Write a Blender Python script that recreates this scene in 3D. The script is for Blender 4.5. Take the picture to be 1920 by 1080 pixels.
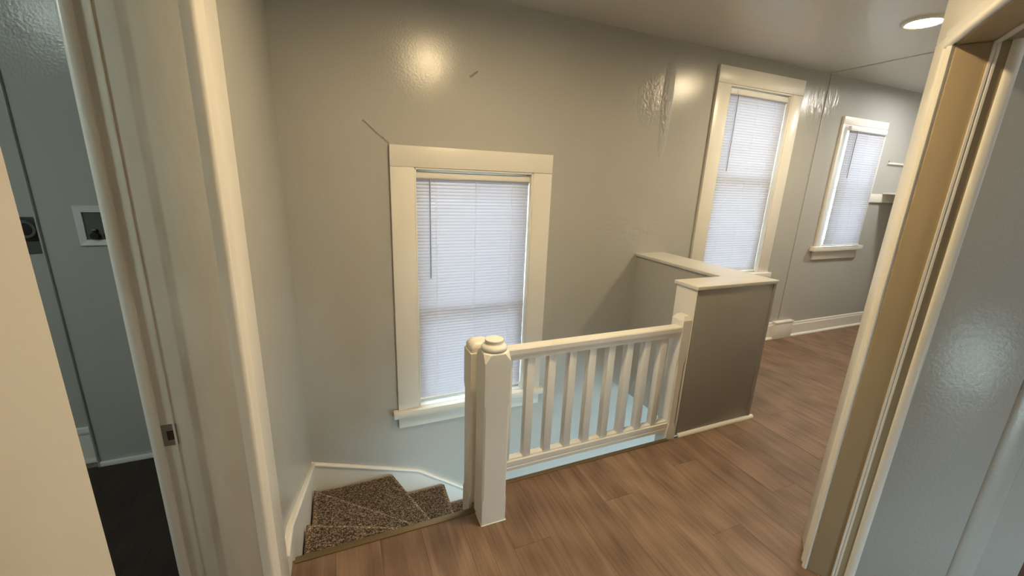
import bpy, bmesh, math, random
from mathutils import Matrix, Vector

random.seed(7)
for o in list(bpy.data.objects):
    bpy.data.objects.remove(o)
scn = bpy.context.scene
COL = scn.collection
PI = math.pi

# ------------------------------------------------------------------ camera
YAW, PITCH, ROLL, FPX, CAMH = 0.40491, 0.25971, 0.03997, 764.75, 1.55
fw = Vector((math.sin(YAW) * math.cos(PITCH), math.cos(YAW) * math.cos(PITCH), -math.sin(PITCH)))
rt = Vector((math.cos(YAW), -math.sin(YAW), 0))
up = rt.cross(fw)
c, s = math.cos(ROLL), math.sin(ROLL)
r2, u2 = c * rt + s * up, -s * rt + c * up
cam = bpy.data.objects.new('camera', bpy.data.cameras.new('camera'))
COL.objects.link(cam)
cam.data.sensor_width = 36.0
cam.data.lens = 36.0 * FPX / 1920.0
cam.data.clip_start = 0.02
cam.matrix_world = Matrix(((r2.x, u2.x, -fw.x, 0), (r2.y, u2.y, -fw.y, 0), (r2.z, u2.z, -fw.z, CAMH), (0, 0, 0, 1)))
scn.camera = cam

# ------------------------------------------------------------------ light and exposure
SKY_COL, SKY_STR = (0.71, 0.885, 1.0), 18.0
LAMP_COL = (1.0, 0.76, 0.435)
LAMP_STR = 500.0            # downlights of the landing
world = bpy.data.worlds.new('daylight')
scn.world = world
world.use_nodes = True
bgn = world.node_tree.nodes['Background']
bgn.inputs[0].default_value = (*SKY_COL, 1)
bgn.inputs[1].default_value = SKY_STR
def portal(name, loc, size, rot):
    # guides the sky light through a window opening; gives no light of its own
    l = bpy.data.lights.new(name, 'AREA'); l.shape = 'RECTANGLE'; l.size, l.size_y = size
    l.cycles.is_portal = True
    o = bpy.data.objects.new(name, l); COL.objects.link(o); o.location = loc; o.rotation_euler = rot
    return o
portal('sky_portal', (0.87, 2.89, 0.755), (0.83, 1.69), (-PI / 2, 0, 0))
portal('sky_portal', (3.415, 2.89, 1.56), (0.77, 1.63), (-PI / 2, 0, 0))
portal('sky_portal', (4.98, 2.89, 1.595), (0.60, 1.21), (-PI / 2, 0, 0))
portal('sky_portal', (2.65, -1.305, -1.27), (3.1, 1.86), (PI / 2, 0, 0))
portal('sky_portal', (1.985, -1.61, 0.325), (0.73, 0.55), (PI / 2, 0, 0))
scn.view_settings.view_transform = 'Standard'
scn.view_settings.look = 'None'
scn.view_settings.exposure = 0.0
scn.view_settings.gamma = 1.0
scn.view_settings.use_curve_mapping = False

# ------------------------------------------------------------------ materials
def new_mat(name):
    m = bpy.data.materials.new(name)
    m.use_nodes = True
    nt = m.node_tree
    nt.nodes.clear()
    out = nt.nodes.new('ShaderNodeOutputMaterial')
    p = nt.nodes.new('ShaderNodeBsdfPrincipled')
    nt.links.new(p.outputs[0], out.inputs[0])
    return m, nt, p, out

def N(nt, t, **kw):
    n = nt.nodes.new(t)
    for k, v in kw.items():
        setattr(n, k, v)
    return n

def L(nt, a, b):
    nt.links.new(a, b)

def paint(name, col, rough=0.35, bump=0.15, bscale=60, var=0.04, spec=0.5, lump=0.0):
    """painted surface: slight tone drift, fine roller texture"""
    m, nt, p, out = new_mat(name)
    tc = N(nt, 'ShaderNodeTexCoord')
    n1 = N(nt, 'ShaderNodeTexNoise'); n1.inputs['Scale'].default_value = 2.2; n1.inputs['Detail'].default_value = 4
    L(nt, tc.outputs['Object'], n1.inputs['Vector'])
    mr = N(nt, 'ShaderNodeMapRange'); mr.inputs[3].default_value = 1 - var; mr.inputs[4].default_value = 1 + var
    L(nt, n1.outputs['Fac'], mr.inputs[0])
    mx = N(nt, 'ShaderNodeVectorMath', operation='SCALE'); mx.inputs[0].default_value = col
    L(nt, mr.outputs[0], mx.inputs['Scale'])
    L(nt, mx.outputs[0], p.inputs['Base Color'])
    p.inputs['Roughness'].default_value = rough
    p.inputs['Specular IOR Level'].default_value = spec
    n2 = N(nt, 'ShaderNodeTexNoise'); n2.inputs['Scale'].default_value = bscale; n2.inputs['Detail'].default_value = 3
    L(nt, tc.outputs['Object'], n2.inputs['Vector'])
    b = N(nt, 'ShaderNodeBump'); b.inputs['Strength'].default_value = bump; b.inputs['Distance'].default_value = 0.004
    L(nt, n2.outputs['Fac'], b.inputs['Height'])
    if lump:
        n3 = N(nt, 'ShaderNodeTexNoise'); n3.inputs['Scale'].default_value = 4.5; n3.inputs['Detail'].default_value = 2
        L(nt, tc.outputs['Object'], n3.inputs['Vector'])
        b2 = N(nt, 'ShaderNodeBump'); b2.inputs['Strength'].default_value = lump; b2.inputs['Distance'].default_value = 0.02
        L(nt, n3.outputs['Fac'], b2.inputs['Height'])
        L(nt, b2.outputs[0], b.inputs['Normal'])
    L(nt, b.outputs[0], p.inputs['Normal'])
    return m

def add_damage(m):
    """blistered repair patches and a hairline crack ridge in the paint of the back wall"""
    nt = m.node_tree
    bump = [n for n in nt.nodes if n.bl_idname == 'ShaderNodeBump'][0]
    p = [n for n in nt.nodes if n.bl_idname == 'ShaderNodeBsdfPrincipled'][0]
    tc = N(nt, 'ShaderNodeTexCoord'); sx = N(nt, 'ShaderNodeSeparateXYZ'); L(nt, tc.outputs['Object'], sx.inputs[0])
    def M2(op, a, b=None, c=None):
        n = N(nt, 'ShaderNodeMath', operation=op)
        for i, v in enumerate((a, b, c)):
            if v is None: continue
            if isinstance(v, (int, float)): n.inputs[i].default_value = v
            else: L(nt, v, n.inputs[i])
        return n.outputs[0]
    X, Z = sx.outputs[0], sx.outputs[2]
    def blob(cx, cz, rx, rz):
        a = M2('DIVIDE', M2('SUBTRACT', X, cx), rx); b = M2('DIVIDE', M2('SUBTRACT', Z, cz), rz)
        r = M2('SQRT', M2('ADD', M2('MULTIPLY', a, a), M2('MULTIPLY', b, b)))
        return M2('MAXIMUM', M2('SUBTRACT', 1.0, r), 0.0)
    def tex(sc, zs, det=3):
        mp = N(nt, 'ShaderNodeMapping'); mp.inputs['Scale'].default_value = (1, 1, zs); L(nt, tc.outputs['Object'], mp.inputs[0])
        n = N(nt, 'ShaderNodeTexNoise'); n.inputs['Scale'].default_value = sc; n.inputs['Detail'].default_value = det; n.inputs['Distortion'].default_value = 0.8
        L(nt, mp.outputs[0], n.inputs['Vector']); return n.outputs['Fac']
    def crack(x0, z0, x1, z1, w):
        l = math.hypot(x1 - x0, z1 - z0); ux, uz = (x1 - x0) / l, (z1 - z0) / l
        rx = M2('SUBTRACT', X, x0); rz = M2('SUBTRACT', Z, z0)
        t = M2('ADD', M2('MULTIPLY', rx, ux), M2('MULTIPLY', rz, uz))
        q = M2('ADD', M2('MULTIPLY', rx, -uz), M2('MULTIPLY', rz, ux))
        q = M2('ADD', q, M2('MULTIPLY', M2('SUBTRACT', tex(14, 1), 0.5), 0.03))
        a = M2('MAXIMUM', M2('SUBTRACT', 1.0, M2('DIVIDE', M2('ABSOLUTE', q), w)), 0.0)
        e = M2('GREATER_THAN', M2('MULTIPLY', t, M2('SUBTRACT', l, t)), 0.0)
        return M2('MULTIPLY', a, e)
    h = M2('MULTIPLY', M2('MULTIPLY', blob(2.41, 2.16, 0.055, 0.42), tex(34, 0.5)), 1.6)
    h = M2('ADD', h, M2('MULTIPLY', M2('MULTIPLY', blob(2.27, 2.20, 0.15, 0.25), tex(26, 0.7)), 0.8))
    h = M2('ADD', h, M2('MULTIPLY', M2('MULTIPLY', blob(4.30, 2.33, 0.26, 0.30), tex(22, 0.35)), 1.2))
    h = M2('ADD', h, M2('MULTIPLY', M2('MULTIPLY', blob(2.15, 1.2, 0.5, 0.16), tex(9, 2.0)), 0.5))
    h = M2('ADD', h, M2('MULTIPLY', crack(0.17, 1.86, 0.31, 1.735, 0.010), 0.35))
    h = M2('ADD', h, M2('MULTIPLY', crack(0.82, 2.16, 0.87, 2.20, 0.008), 0.35))
    b = N(nt, 'ShaderNodeBump'); b.inputs['Strength'].default_value = 1.0; b.inputs['Distance'].default_value = 0.02
    L(nt, h, b.inputs['Height'])
    L(nt, bump.outputs[0], b.inputs['Normal']); L(nt, b.outputs[0], p.inputs['Normal'])
    return m

def plain(name, col, rough=0.5, metal=0.0):
    m, nt, p, out = new_mat(name)
    p.inputs['Base Color'].default_value = (*col, 1)
    p.inputs['Roughness'].default_value = rough
    p.inputs['Metallic'].default_value = metal
    return m

GREY = (0.45, 0.45, 0.43)
M_WALL = paint('grey_wall_paint', GREY, 0.22, 0.22, 85, 0.04, 0.5, 0.10)
M_WALLB = add_damage(paint('grey_wall_paint_patched', GREY, 0.22, 0.22, 85, 0.04, 0.5, 0.10))
M_CEIL = paint('ceiling_paint', (0.60, 0.58, 0.55), 0.28, 0.10, 45, 0.03, 0.5, 0.10)
M_TRIM = paint('white_trim_paint', (0.78, 0.76, 0.71), 0.32, 0.10, 35, 0.03, 0.5, 0.06)
M_CAP = paint('pale_grey_cap_paint', (0.66, 0.64, 0.60), 0.28, 0.06, 40, 0.03)
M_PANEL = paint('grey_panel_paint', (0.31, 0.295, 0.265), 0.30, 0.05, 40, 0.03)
M_PLASTIC = plain('white_plastic', (0.72, 0.72, 0.72), 0.35)
M_RAILB = plain('blind_plastic', (0.80, 0.79, 0.77), 0.4)
M_WAND = plain('wand_plastic', (0.34, 0.33, 0.36), 0.3)
M_CORD = plain('blind_cord', (0.80, 0.80, 0.84), 0.7)
M_BLACK = plain('black_plastic', (0.012, 0.012, 0.013), 0.35)
M_SOCK = plain('grey_socket', (0.10, 0.10, 0.10), 0.4)
M_STEEL = plain('worn_steel', (0.45, 0.43, 0.38), 0.35, 1.0)
M_BRONZE = plain('bronze_nosing', (0.20, 0.145, 0.075), 0.38, 0.6)
M_HOLE = plain('dark_red_recess', (0.05, 0.016, 0.012), 0.8)
M_LOWER = paint('lower_wall_paint', (0.50, 0.52, 0.53), 0.4, 0.08, 50, 0.03)

def jamb_mat():
    """white paint with the brown ghost line of a removed stop, and grime"""
    m, nt, p, out = new_mat('worn_jamb_paint')
    tc = N(nt, 'ShaderNodeTexCoord')
    sx = N(nt, 'ShaderNodeSeparateXYZ'); L(nt, tc.outputs['Object'], sx.inputs[0])
    nz = N(nt, 'ShaderNodeTexNoise'); nz.inputs['Scale'].default_value = 6; nz.inputs['Detail'].default_value = 6
    mp = N(nt, 'ShaderNodeMapping'); mp.inputs['Scale'].default_value = (3, 3, 0.7)
    L(nt, tc.outputs['Object'], mp.inputs[0]); L(nt, mp.outputs[0], nz.inputs['Vector'])
    def band(cx, w):
        a = N(nt, 'ShaderNodeMath', operation='SUBTRACT'); L(nt, sx.outputs[0], a.inputs[0]); a.inputs[1].default_value = cx
        b = N(nt, 'ShaderNodeMath', operation='ABSOLUTE'); L(nt, a.outputs[0], b.inputs[0])
        r = N(nt, 'ShaderNodeMapRange'); r.inputs[1].default_value = w * 0.45; r.inputs[2].default_value = w
        r.inputs[3].default_value = 1; r.inputs[4].default_value = 0; r.interpolation_type = 'SMOOTHSTEP'
        L(nt, b.outputs[0], r.inputs[0])
        return r
    b1 = band(-0.377, 0.013)
    mm = N(nt, 'ShaderNodeMath', operation='MULTIPLY'); L(nt, b1.outputs[0], mm.inputs[0])
    rr = N(nt, 'ShaderNodeMapRange'); rr.inputs[1].default_value = 0.3; rr.inputs[2].default_value = 0.65; rr.inputs[3].default_value = 0.15; rr.inputs[4].default_value = 0.5
    L(nt, nz.outputs['Fac'], rr.inputs[0]); L(nt, rr.outputs[0], mm.inputs[1])
    mix = N(nt, 'ShaderNodeMix', data_type='RGBA')
    mix.inputs['A'].default_value = (0.74, 0.70, 0.615, 1); mix.inputs['B'].default_value = (0.36, 0.27, 0.18, 1)
    L(nt, mm.outputs[0], mix.inputs['Factor'])
    mix2 = N(nt, 'ShaderNodeMix', data_type='RGBA'); mix2.blend_type = 'MULTIPLY'
    r3 = N(nt, 'ShaderNodeMapRange'); r3.inputs[1].default_value = 0.35; r3.inputs[2].default_value = 0.7; r3.inputs[3].default_value = 0.0; r3.inputs[4].default_value = 0.22
    L(nt, nz.outputs['Fac'], r3.inputs[0]); L(nt, r3.outputs[0], mix2.inputs['Factor'])
    L(nt, mix.outputs['Result'], mix2.inputs['A']); mix2.inputs['B'].default_value = (0.6, 0.5, 0.4, 1)
    L(nt, mix2.outputs['Result'], p.inputs['Base Color'])
    p.inputs['Roughness'].default_value = 0.4
    b = N(nt, 'ShaderNodeBump'); b.inputs['Strength'].default_value = 0.15; b.inputs['Distance'].default_value = 0.004
    n2 = N(nt, 'ShaderNodeTexNoise'); n2.inputs['Scale'].default_value = 40; L(nt, tc.outputs['Object'], n2.inputs['Vector'])
    L(nt, n2.outputs['Fac'], b.inputs['Height']); L(nt, b.outputs[0], p.inputs['Normal'])
    return m
M_JAMB = jamb_mat()
M_SHADED = paint('shaded_beige_paint', (0.585, 0.56, 0.515), 0.6, 0.15, 30, 0.05)  # beige of the near casing, with the viewer's shade put into the colour
M_TAN = paint('tan_jamb_paint', (0.41, 0.325, 0.205), 0.35, 0.08, 40, 0.05)  # even tan for the far jamb and head, darker than the trim

def wood_mat(name='brown_oak_plank', k=1.0):
    """brown vinyl oak plank; tone shifts from plank to plank"""
    m, nt, p, out = new_mat(name)
    tc = N(nt, 'ShaderNodeTexCoord'); oi = N(nt, 'ShaderNodeObjectInfo'); ge = N(nt, 'ShaderNodeNewGeometry')
    off = N(nt, 'ShaderNodeVectorMath', operation='SCALE'); off.inputs[0].default_value = (13.1, 37.7, 5.3)
    L(nt, oi.outputs['Random'], off.inputs['Scale'])
    ad = N(nt, 'ShaderNodeVectorMath', operation='ADD'); L(nt, ge.outputs['Position'], ad.inputs[0]); L(nt, off.outputs[0], ad.inputs[1])
    mp = N(nt, 'ShaderNodeMapping'); mp.inputs['Scale'].default_value = (9, 0.85, 1); L(nt, ad.outputs[0], mp.inputs[0])
    n1 = N(nt, 'ShaderNodeTexNoise'); n1.inputs['Scale'].default_value = 1.5; n1.inputs['Detail'].default_value = 7; n1.inputs['Distortion'].default_value = 0.9
    L(nt, mp.outputs[0], n1.inputs['Vector'])
    mp2 = N(nt, 'ShaderNodeMapping'); mp2.inputs['Scale'].default_value = (90, 3.5, 1); L(nt, ad.outputs[0], mp2.inputs[0])
    n2 = N(nt, 'ShaderNodeTexNoise'); n2.inputs['Scale'].default_value = 1.0; n2.inputs['Detail'].default_value = 4
    L(nt, mp2.outputs[0], n2.inputs['Vector'])
    # cathedral grain
    mp3 = N(nt, 'ShaderNodeMapping'); mp3.inputs['Scale'].default_value = (7, 0.9, 1); L(nt, ad.outputs[0], mp3.inputs[0])
    wv = N(nt, 'ShaderNodeTexWave'); wv.wave_type = 'RINGS'; wv.inputs['Scale'].default_value = 1.3; wv.inputs['Distortion'].default_value = 6.0
    wv.inputs['Detail'].default_value = 3; wv.inputs['Detail Scale'].default_value = 0.7
    L(nt, mp3.outputs[0], wv.inputs['Vector'])
    cr = N(nt, 'ShaderNodeValToRGB')
    cr.color_ramp.elements[0].position = 0.28; cr.color_ramp.elements[0].color = (0.112, 0.068, 0.043, 1)
    cr.color_ramp.elements[1].position = 0.74; cr.color_ramp.elements[1].color = (0.270, 0.180, 0.122, 1)
    e = cr.color_ramp.elements.new(0.5); e.color = (0.190, 0.121, 0.080, 1)
    a1 = N(nt, 'ShaderNodeMath', operation='MULTIPLY_ADD'); a1.inputs[1].default_value = 0.40; L(nt, n2.outputs['Fac'], a1.inputs[0])
    a2 = N(nt, 'ShaderNodeMath', operation='MULTIPLY'); a2.inputs[1].default_value = 0.62; L(nt, n1.outputs['Fac'], a2.inputs[0]); L(nt, a2.outputs[0], a1.inputs[2])
    a3 = N(nt, 'ShaderNodeMath', operation='MULTIPLY_ADD'); a3.inputs[1].default_value = 0.10; L(nt, wv.outputs['Fac'], a3.inputs[0]); L(nt, a1.outputs[0], a3.inputs[2])
    a4 = N(nt, 'ShaderNodeMath', operation='SUBTRACT'); a4.inputs[1].default_value = 0.06; L(nt, a3.outputs[0], a4.inputs[0])
    L(nt, a4.outputs[0], cr.inputs[0])
    r = N(nt, 'ShaderNodeMapRange'); r.inputs[3].default_value = 0.90 * k; r.inputs[4].default_value = 1.08 * k; L(nt, oi.outputs['Random'], r.inputs[0])
    sc = N(nt, 'ShaderNodeVectorMath', operation='SCALE'); L(nt, cr.outputs[0], sc.inputs[0]); L(nt, r.outputs[0], sc.inputs['Scale'])
    L(nt, sc.outputs[0], p.inputs['Base Color'])
    p.inputs['Roughness'].default_value = 0.46; p.inputs['Specular IOR Level'].default_value = 0.3
    b = N(nt, 'ShaderNodeBump'); b.inputs['Strength'].default_value = 0.15; b.inputs['Distance'].default_value = 0.002
    L(nt, n2.outputs['Fac'], b.inputs['Height']); L(nt, b.outputs[0], p.inputs['Normal'])
    return m
M_WOOD = wood_mat()
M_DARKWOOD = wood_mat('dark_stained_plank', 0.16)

def carpet_mat(name='speckled_brown_carpet', k=0.8):
    m, nt, p, out = new_mat(name)
    tc = N(nt, 'ShaderNodeTexCoord')
    v = N(nt, 'ShaderNodeTexVoronoi'); v.inputs['Scale'].default_value = 190
    L(nt, tc.outputs['Object'], v.inputs['Vector'])
    n = N(nt, 'ShaderNodeTexNoise'); n.inputs['Scale'].default_value = 120; n.inputs['Detail'].default_value = 3
    L(nt, tc.outputs['Object'], n.inputs['Vector'])
    sp = N(nt, 'ShaderNodeSeparateColor'); L(nt, v.outputs['Color'], sp.inputs[0])
    ad = N(nt, 'ShaderNodeMath', operation='MULTIPLY_ADD'); ad.inputs[1].default_value = 0.6
    L(nt, sp.outputs[0], ad.inputs[0]); 
    m2 = N(nt, 'ShaderNodeMath', operation='MULTIPLY'); m2.inputs[1].default_value = 0.45; L(nt, n.outputs['Fac'], m2.inputs[0]); L(nt, m2.outputs[0], ad.inputs[2])
    cr = N(nt, 'ShaderNodeValToRGB')
    cr.color_ramp.elements[0].position = 0.28; cr.color_ramp.elements[0].color = (0.045 * k, 0.030 * k, 0.021 * k, 1)
    cr.color_ramp.elements[1].position = 0.80; cr.color_ramp.elements[1].color = (0.42 * k, 0.33 * k, 0.25 * k, 1)
    e = cr.color_ramp.elements.new(0.55); e.color = (0.15 * k, 0.110 * k, 0.079 * k, 1)
    L(nt, ad.outputs[0], cr.inputs[0]); L(nt, cr.outputs[0], p.inputs['Base Color'])
    p.inputs['Roughness'].default_value = 1.0; p.inputs['Specular IOR Level'].default_value = 0.1
    b = N(nt, 'ShaderNodeBump'); b.inputs['Strength'].default_value = 0.9; b.inputs['Distance'].default_value = 0.006
    L(nt, ad.outputs[0], b.inputs['Height']); L(nt, b.outputs[0], p.inputs['Normal'])
    return m
M_CARPET = carpet_mat()
M_CARPET_LIT = carpet_mat('lit_nosing_carpet', 1.35)

def slat_mat():
    m = bpy.data.materials.new('translucent_slat'); m.use_nodes = True
    nt = m.node_tree; nt.nodes.clear()
    out = N(nt, 'ShaderNodeOutputMaterial'); d = N(nt, 'ShaderNodeBsdfDiffuse'); t = N(nt, 'ShaderNodeBsdfTranslucent'); g = N(nt, 'ShaderNodeBsdfGlossy')
    d.inputs[0].default_value = (0.40, 0.39, 0.41, 1); t.inputs[0].default_value = (0.90, 0.82, 0.95, 1)
    g.inputs['Roughness'].default_value = 0.4; g.inputs[0].default_value = (0.8, 0.8, 0.8, 1)
    mx = N(nt, 'ShaderNodeMixShader'); mx.inputs[0].default_value = 0.064
    mg = N(nt, 'ShaderNodeMixShader'); mg.inputs[0].default_value = 0.04
    L(nt, d.outputs[0], mx.inputs[1]); L(nt, t.outputs[0], mx.inputs[2]); L(nt, mx.outputs[0], mg.inputs[1]); L(nt, g.outputs[0], mg.inputs[2]); L(nt, mg.outputs[0], out.inputs[0])
    return m
M_SLAT = slat_mat()

def glass_mat():
    m = bpy.data.materials.new('window_glass'); m.use_nodes = True
    nt = m.node_tree; nt.nodes.clear()
    out = N(nt, 'ShaderNodeOutputMaterial'); t = N(nt, 'ShaderNodeBsdfTransparent'); g = N(nt, 'ShaderNodeBsdfGlossy'); f = N(nt, 'ShaderNodeLayerWeight'); pw = N(nt, 'ShaderNodeMath', operation='POWER'); pw.inputs[1].default_value = 5; ml = N(nt, 'ShaderNodeMath', operation='MULTIPLY_ADD'); ml.inputs[1].default_value = 0.9; ml.inputs[2].default_value = 0.04
    t.inputs[0].default_value = (0.93, 0.97, 0.96, 1); g.inputs['Roughness'].default_value = 0.02; f.inputs[0].default_value = 0.5; L(nt, f.outputs['Facing'], pw.inputs[0]); L(nt, pw.outputs[0], ml.inputs[0])
    mx = N(nt, 'ShaderNodeMixShader'); L(nt, ml.outputs[0], mx.inputs[0]); L(nt, t.outputs[0], mx.inputs[1]); L(nt, g.outputs[0], mx.inputs[2]); L(nt, mx.outputs[0], out.inputs[0])
    return m
M_GLASS = glass_mat()

def emit_mat(name, col, strength):
    m = bpy.data.materials.new(name); m.use_nodes = True
    nt = m.node_tree; nt.nodes.clear()
    out = N(nt, 'ShaderNodeOutputMaterial'); e = N(nt, 'ShaderNodeEmission')
    e.inputs[0].default_value = (*col, 1); e.inputs[1].default_value = strength
    L(nt, e.outputs[0], out.inputs[0])
    return m

# ------------------------------------------------------------------ geometry helpers
def box(bm, x0, x1, y0, y1, z0, z1, M=None):
    vs = [bm.verts.new((x, y, z)) for x in (x0, x1) for y in (y0, y1) for z in (z0, z1)]
    if M is not None:
        for v in vs: v.co = M @ v.co
    f = [(0, 1, 3, 2), (4, 6, 7, 5), (0, 4, 5, 1), (2, 3, 7, 6), (0, 2, 6, 4), (1, 5, 7, 3)]
    return [bm.faces.new([vs[i] for i in q]) for q in f]

def prism(bm, poly, o, u, v, w, M=None):
    """extrude the 2-D polygon poly (along u, v from o) by the vector w"""
    o, u, v, w = Vector(o), Vector(u), Vector(v), Vector(w)
    a = [bm.verts.new(o + u * p[0] + v * p[1]) for p in poly]
    b = [bm.verts.new(x.co + w) for x in a]
    n = len(poly)
    bm.faces.new(a[::-1]); bm.faces.new(b)
    for i in range(n):
        bm.faces.new((a[i], a[(i + 1) % n], b[(i + 1) % n], b[i]))
    if M is not None:
        for q in a + b: q.co = M @ q.co

def rings(bm, levels, cap=True):
    """loft closed rings of points"""
    R = [[bm.verts.new(p) for p in lv] for lv in levels]
    n = len(R[0])
    for a, b in zip(R, R[1:]):
        for i in range(n):
            bm.faces.new((a[i], a[(i + 1) % n], b[(i + 1) % n], b[i]))
    if cap:
        bm.faces.new(R[0][::-1]); bm.faces.new(R[-1])

def circ(cx, cy, z, r, n=32):
    return [(cx + r * math.cos(2 * PI * i / n), cy + r * math.sin(2 * PI * i / n), z) for i in range(n)]

def tube(bm, p, q, r, n=10):
    p, q = Vector(p), Vector(q); d = (q - p).normalized()
    a = d.orthogonal().normalized(); b = d.cross(a)
    rings(bm, [[tuple(x + a * r * math.cos(2 * PI * i / n) + b * r * math.sin(2 * PI * i / n)) for i in range(n)] for x in (p, q)])

def obj(name, bm, mat, parent=None, smooth=False, bevel=0.0, seg=2, angle=35):
    bmesh.ops.remove_doubles(bm, verts=bm.verts, dist=1e-6) if False else None
    bmesh.ops.recalc_face_normals(bm, faces=bm.faces)
    if bevel:
        es = [e for e in bm.edges if len(e.link_faces) == 2 and e.calc_face_angle(0) > 0.5]
        bmesh.ops.bevel(bm, geom=es, offset=bevel, segments=seg, profile=0.5, affect='EDGES')
    me = bpy.data.meshes.new(name)
    if smooth or bevel:
        for f in bm.faces: f.smooth = True
    bm.to_mesh(me); bm.free()
    if smooth or bevel:
        me.set_sharp_from_angle(angle=math.radians(angle))
    me.materials.append(mat)
    o = bpy.data.objects.new(name, me)
    COL.objects.link(o)
    if parent is not None:
        o.parent = parent
    return o

def tag(o, label, cat=None, group=None, kind=None):
    o['label'] = label
    if cat: o['category'] = cat
    if group: o['group'] = group
    if kind: o['kind'] = kind
    return o

def empty(name, label, cat, group=None, kind=None):
    o = bpy.data.objects.new(name, None)
    o.empty_display_size = 0.05
    COL.objects.link(o)
    return tag(o, label, cat, group, kind)

def part(name, parent, mat, boxes, bevel=0.0, M=None, smooth=False, seg=2):
    bm = bmesh.new()
    for b in boxes: box(bm, *b, M=M)
    return obj(name, bm, mat, parent, smooth, bevel, seg)

def struct(name, label, cat, mat, boxes, bevel=0.0, M=None):
    return tag(part(name, None, mat, boxes, bevel, M), label, cat, kind='structure')

def holed(name, u0, u1, z0, z1, holes, front, back, axis, mat, label, M=None, usteps=()):
    """wall slab with rectangular openings. axis 'y': u is x; axis 'x': u is y"""
    us = sorted({u0, u1, *usteps} | {h[0] for h in holes} | {h[1] for h in holes})
    zs = sorted({z0, z1} | {h[2] for h in holes} | {h[3] for h in holes})
    def solid(i, j):
        if i < 0 or j < 0 or i >= len(us) - 1 or j >= len(zs) - 1: return False
        u, z = (us[i] + us[i + 1]) / 2, (zs[j] + zs[j + 1]) / 2
        return not any(h[0] < u < h[1] and h[2] < z < h[3] for h in holes)
    bm = bmesh.new(); cache = {}
    def V(i, j, k):
        if (i, j, k) not in cache:
            t = (front, back)[k]
            co = Vector((us[i], t, zs[j])) if axis == 'y' else Vector((t, us[i], zs[j]))
            cache[(i, j, k)] = bm.verts.new(M @ co if M is not None else co)
        return cache[(i, j, k)]
    for i in range(len(us) - 1):
        for j in range(len(zs) - 1):
            if not solid(i, j): continue
            for k in (0, 1):
                bm.faces.new([V(i, j, k), V(i + 1, j, k), V(i + 1, j + 1, k), V(i, j + 1, k)])
            for (di, dj, a, b) in ((-1, 0, (0, 0), (0, 1)), (1, 0, (1, 0), (1, 1)), (0, -1, (0, 0), (1, 0)), (0, 1, (0, 1), (1, 1))):
                if not solid(i + di, j + dj):
                    bm.faces.new([V(i + a[0], j + a[1], 0), V(i + b[0], j + b[1], 0), V(i + b[0], j + b[1], 1), V(i + a[0], j + a[1], 1)])
    return tag(obj(name, bm, mat), label, 'wall', kind='structure')

# ------------------------------------------------------------------ key dimensions
XL = -0.28            # left wall face
YB = 2.715            # back wall face
ZC = 2.61             # ceiling
ZLOW = -2.75          # floor of the storey below
SLAB = 0.26
YE1, YE2 = 1.56, 1.68 # edge of the floor at the steps / under the railing
HX0, HX1, HX2 = 1.90, 2.29, 2.565   # half wall
W1 = (0.455, 1.285, -0.09, 1.60)
W2 = (3.03, 3.80, 0.75, 2.375)
W3 = (4.68, 5.28, 0.99, 2.20)

# ------------------------------------------------------------------ room shell
wall_back = holed('wall_back', -0.45, 6.7, ZLOW, ZC, [W1, W2, W3], YB, YB + 0.17, 'y', M_WALLB,
                  'glossy grey painted wall with three blind covered windows')
wall_left = holed('wall_left', -3.1, YB, ZLOW, ZC, [(0.485, 1.19, 0.0, 2.02)], XL, XL - 0.17, 'x', M_WALL,
                  'grey painted wall between laundry doorway and winding steps')
# sloping doorway wall: local x along the wall, local y towards the landing
TH = math.radians(54)
dx, dy = math.sin(TH), math.cos(TH)
PX, PY = 1.735, 0.755
MD = Matrix(((dx, -dy, 0, PX), (dy, dx, 0, PY), (0, 0, 1, 0), (0, 0, 0, 1)))
OPEN = 1.3
DH = 1.99
holed('wall_right', -1.5, 0.195, 0.0, ZC, [(-OPEN - 0.02, 0.02, 0.0, DH + 0.02)], -0.02, -0.135, 'y', M_WALL,
      'grey painted slanting wall holding the cream door frame', M=MD)
struct('wall_hall_side', 'grey painted wall behind the viewer on the right', 'wall', M_WALL, [(0.44, 0.54, -3.1, -0.10, 0, ZC)])
struct('wall_hall_end', 'grey painted wall closing the landing', 'wall', M_WALL, [(-0.45, 0.54, -3.2, -3.1, 0, ZC)])
struct('wall_far_room_front', 'grey painted wall of the far room facing its windows', 'wall', M_WALL, [(1.93, 6.7, 0.80, 0.88, 0, ZC)])
struct('wall_far_end', 'grey painted end wall of the far room beyond the shelf', 'wall', M_WALL, [(6.6, 6.7, 0.88, YB, 0, ZC)])
holed('wall_side_room_back', 0.54, 4.3, 0, ZC, [(1.62, 2.35, 0.05, 0.60)], -1.5, -1.6, 'y', M_WALL, 'grey painted back wall of the side room')
struct('window_5', 'bare glass pane of the side room', 'window', M_GLASS, [(1.62, 2.35, -1.555, -1.55, 0.05, 0.60)])
struct('wall_side_room_end', 'grey painted end wall of the side room', 'wall', M_WALL, [(4.2, 4.3, -1.5, 0.80, 0, ZC)])
ceiling = struct('ceiling', 'glossy off white ceiling over the landing', 'ceiling', M_CEIL, [(-2.6, 6.8, -3.2, 2.9, ZC, ZC + 0.1)])
part('ceiling_seam', ceiling, M_CEIL, [(4.25, 4.33, 0.88, YB, ZC - 0.005, ZC)], 0.004)

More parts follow.
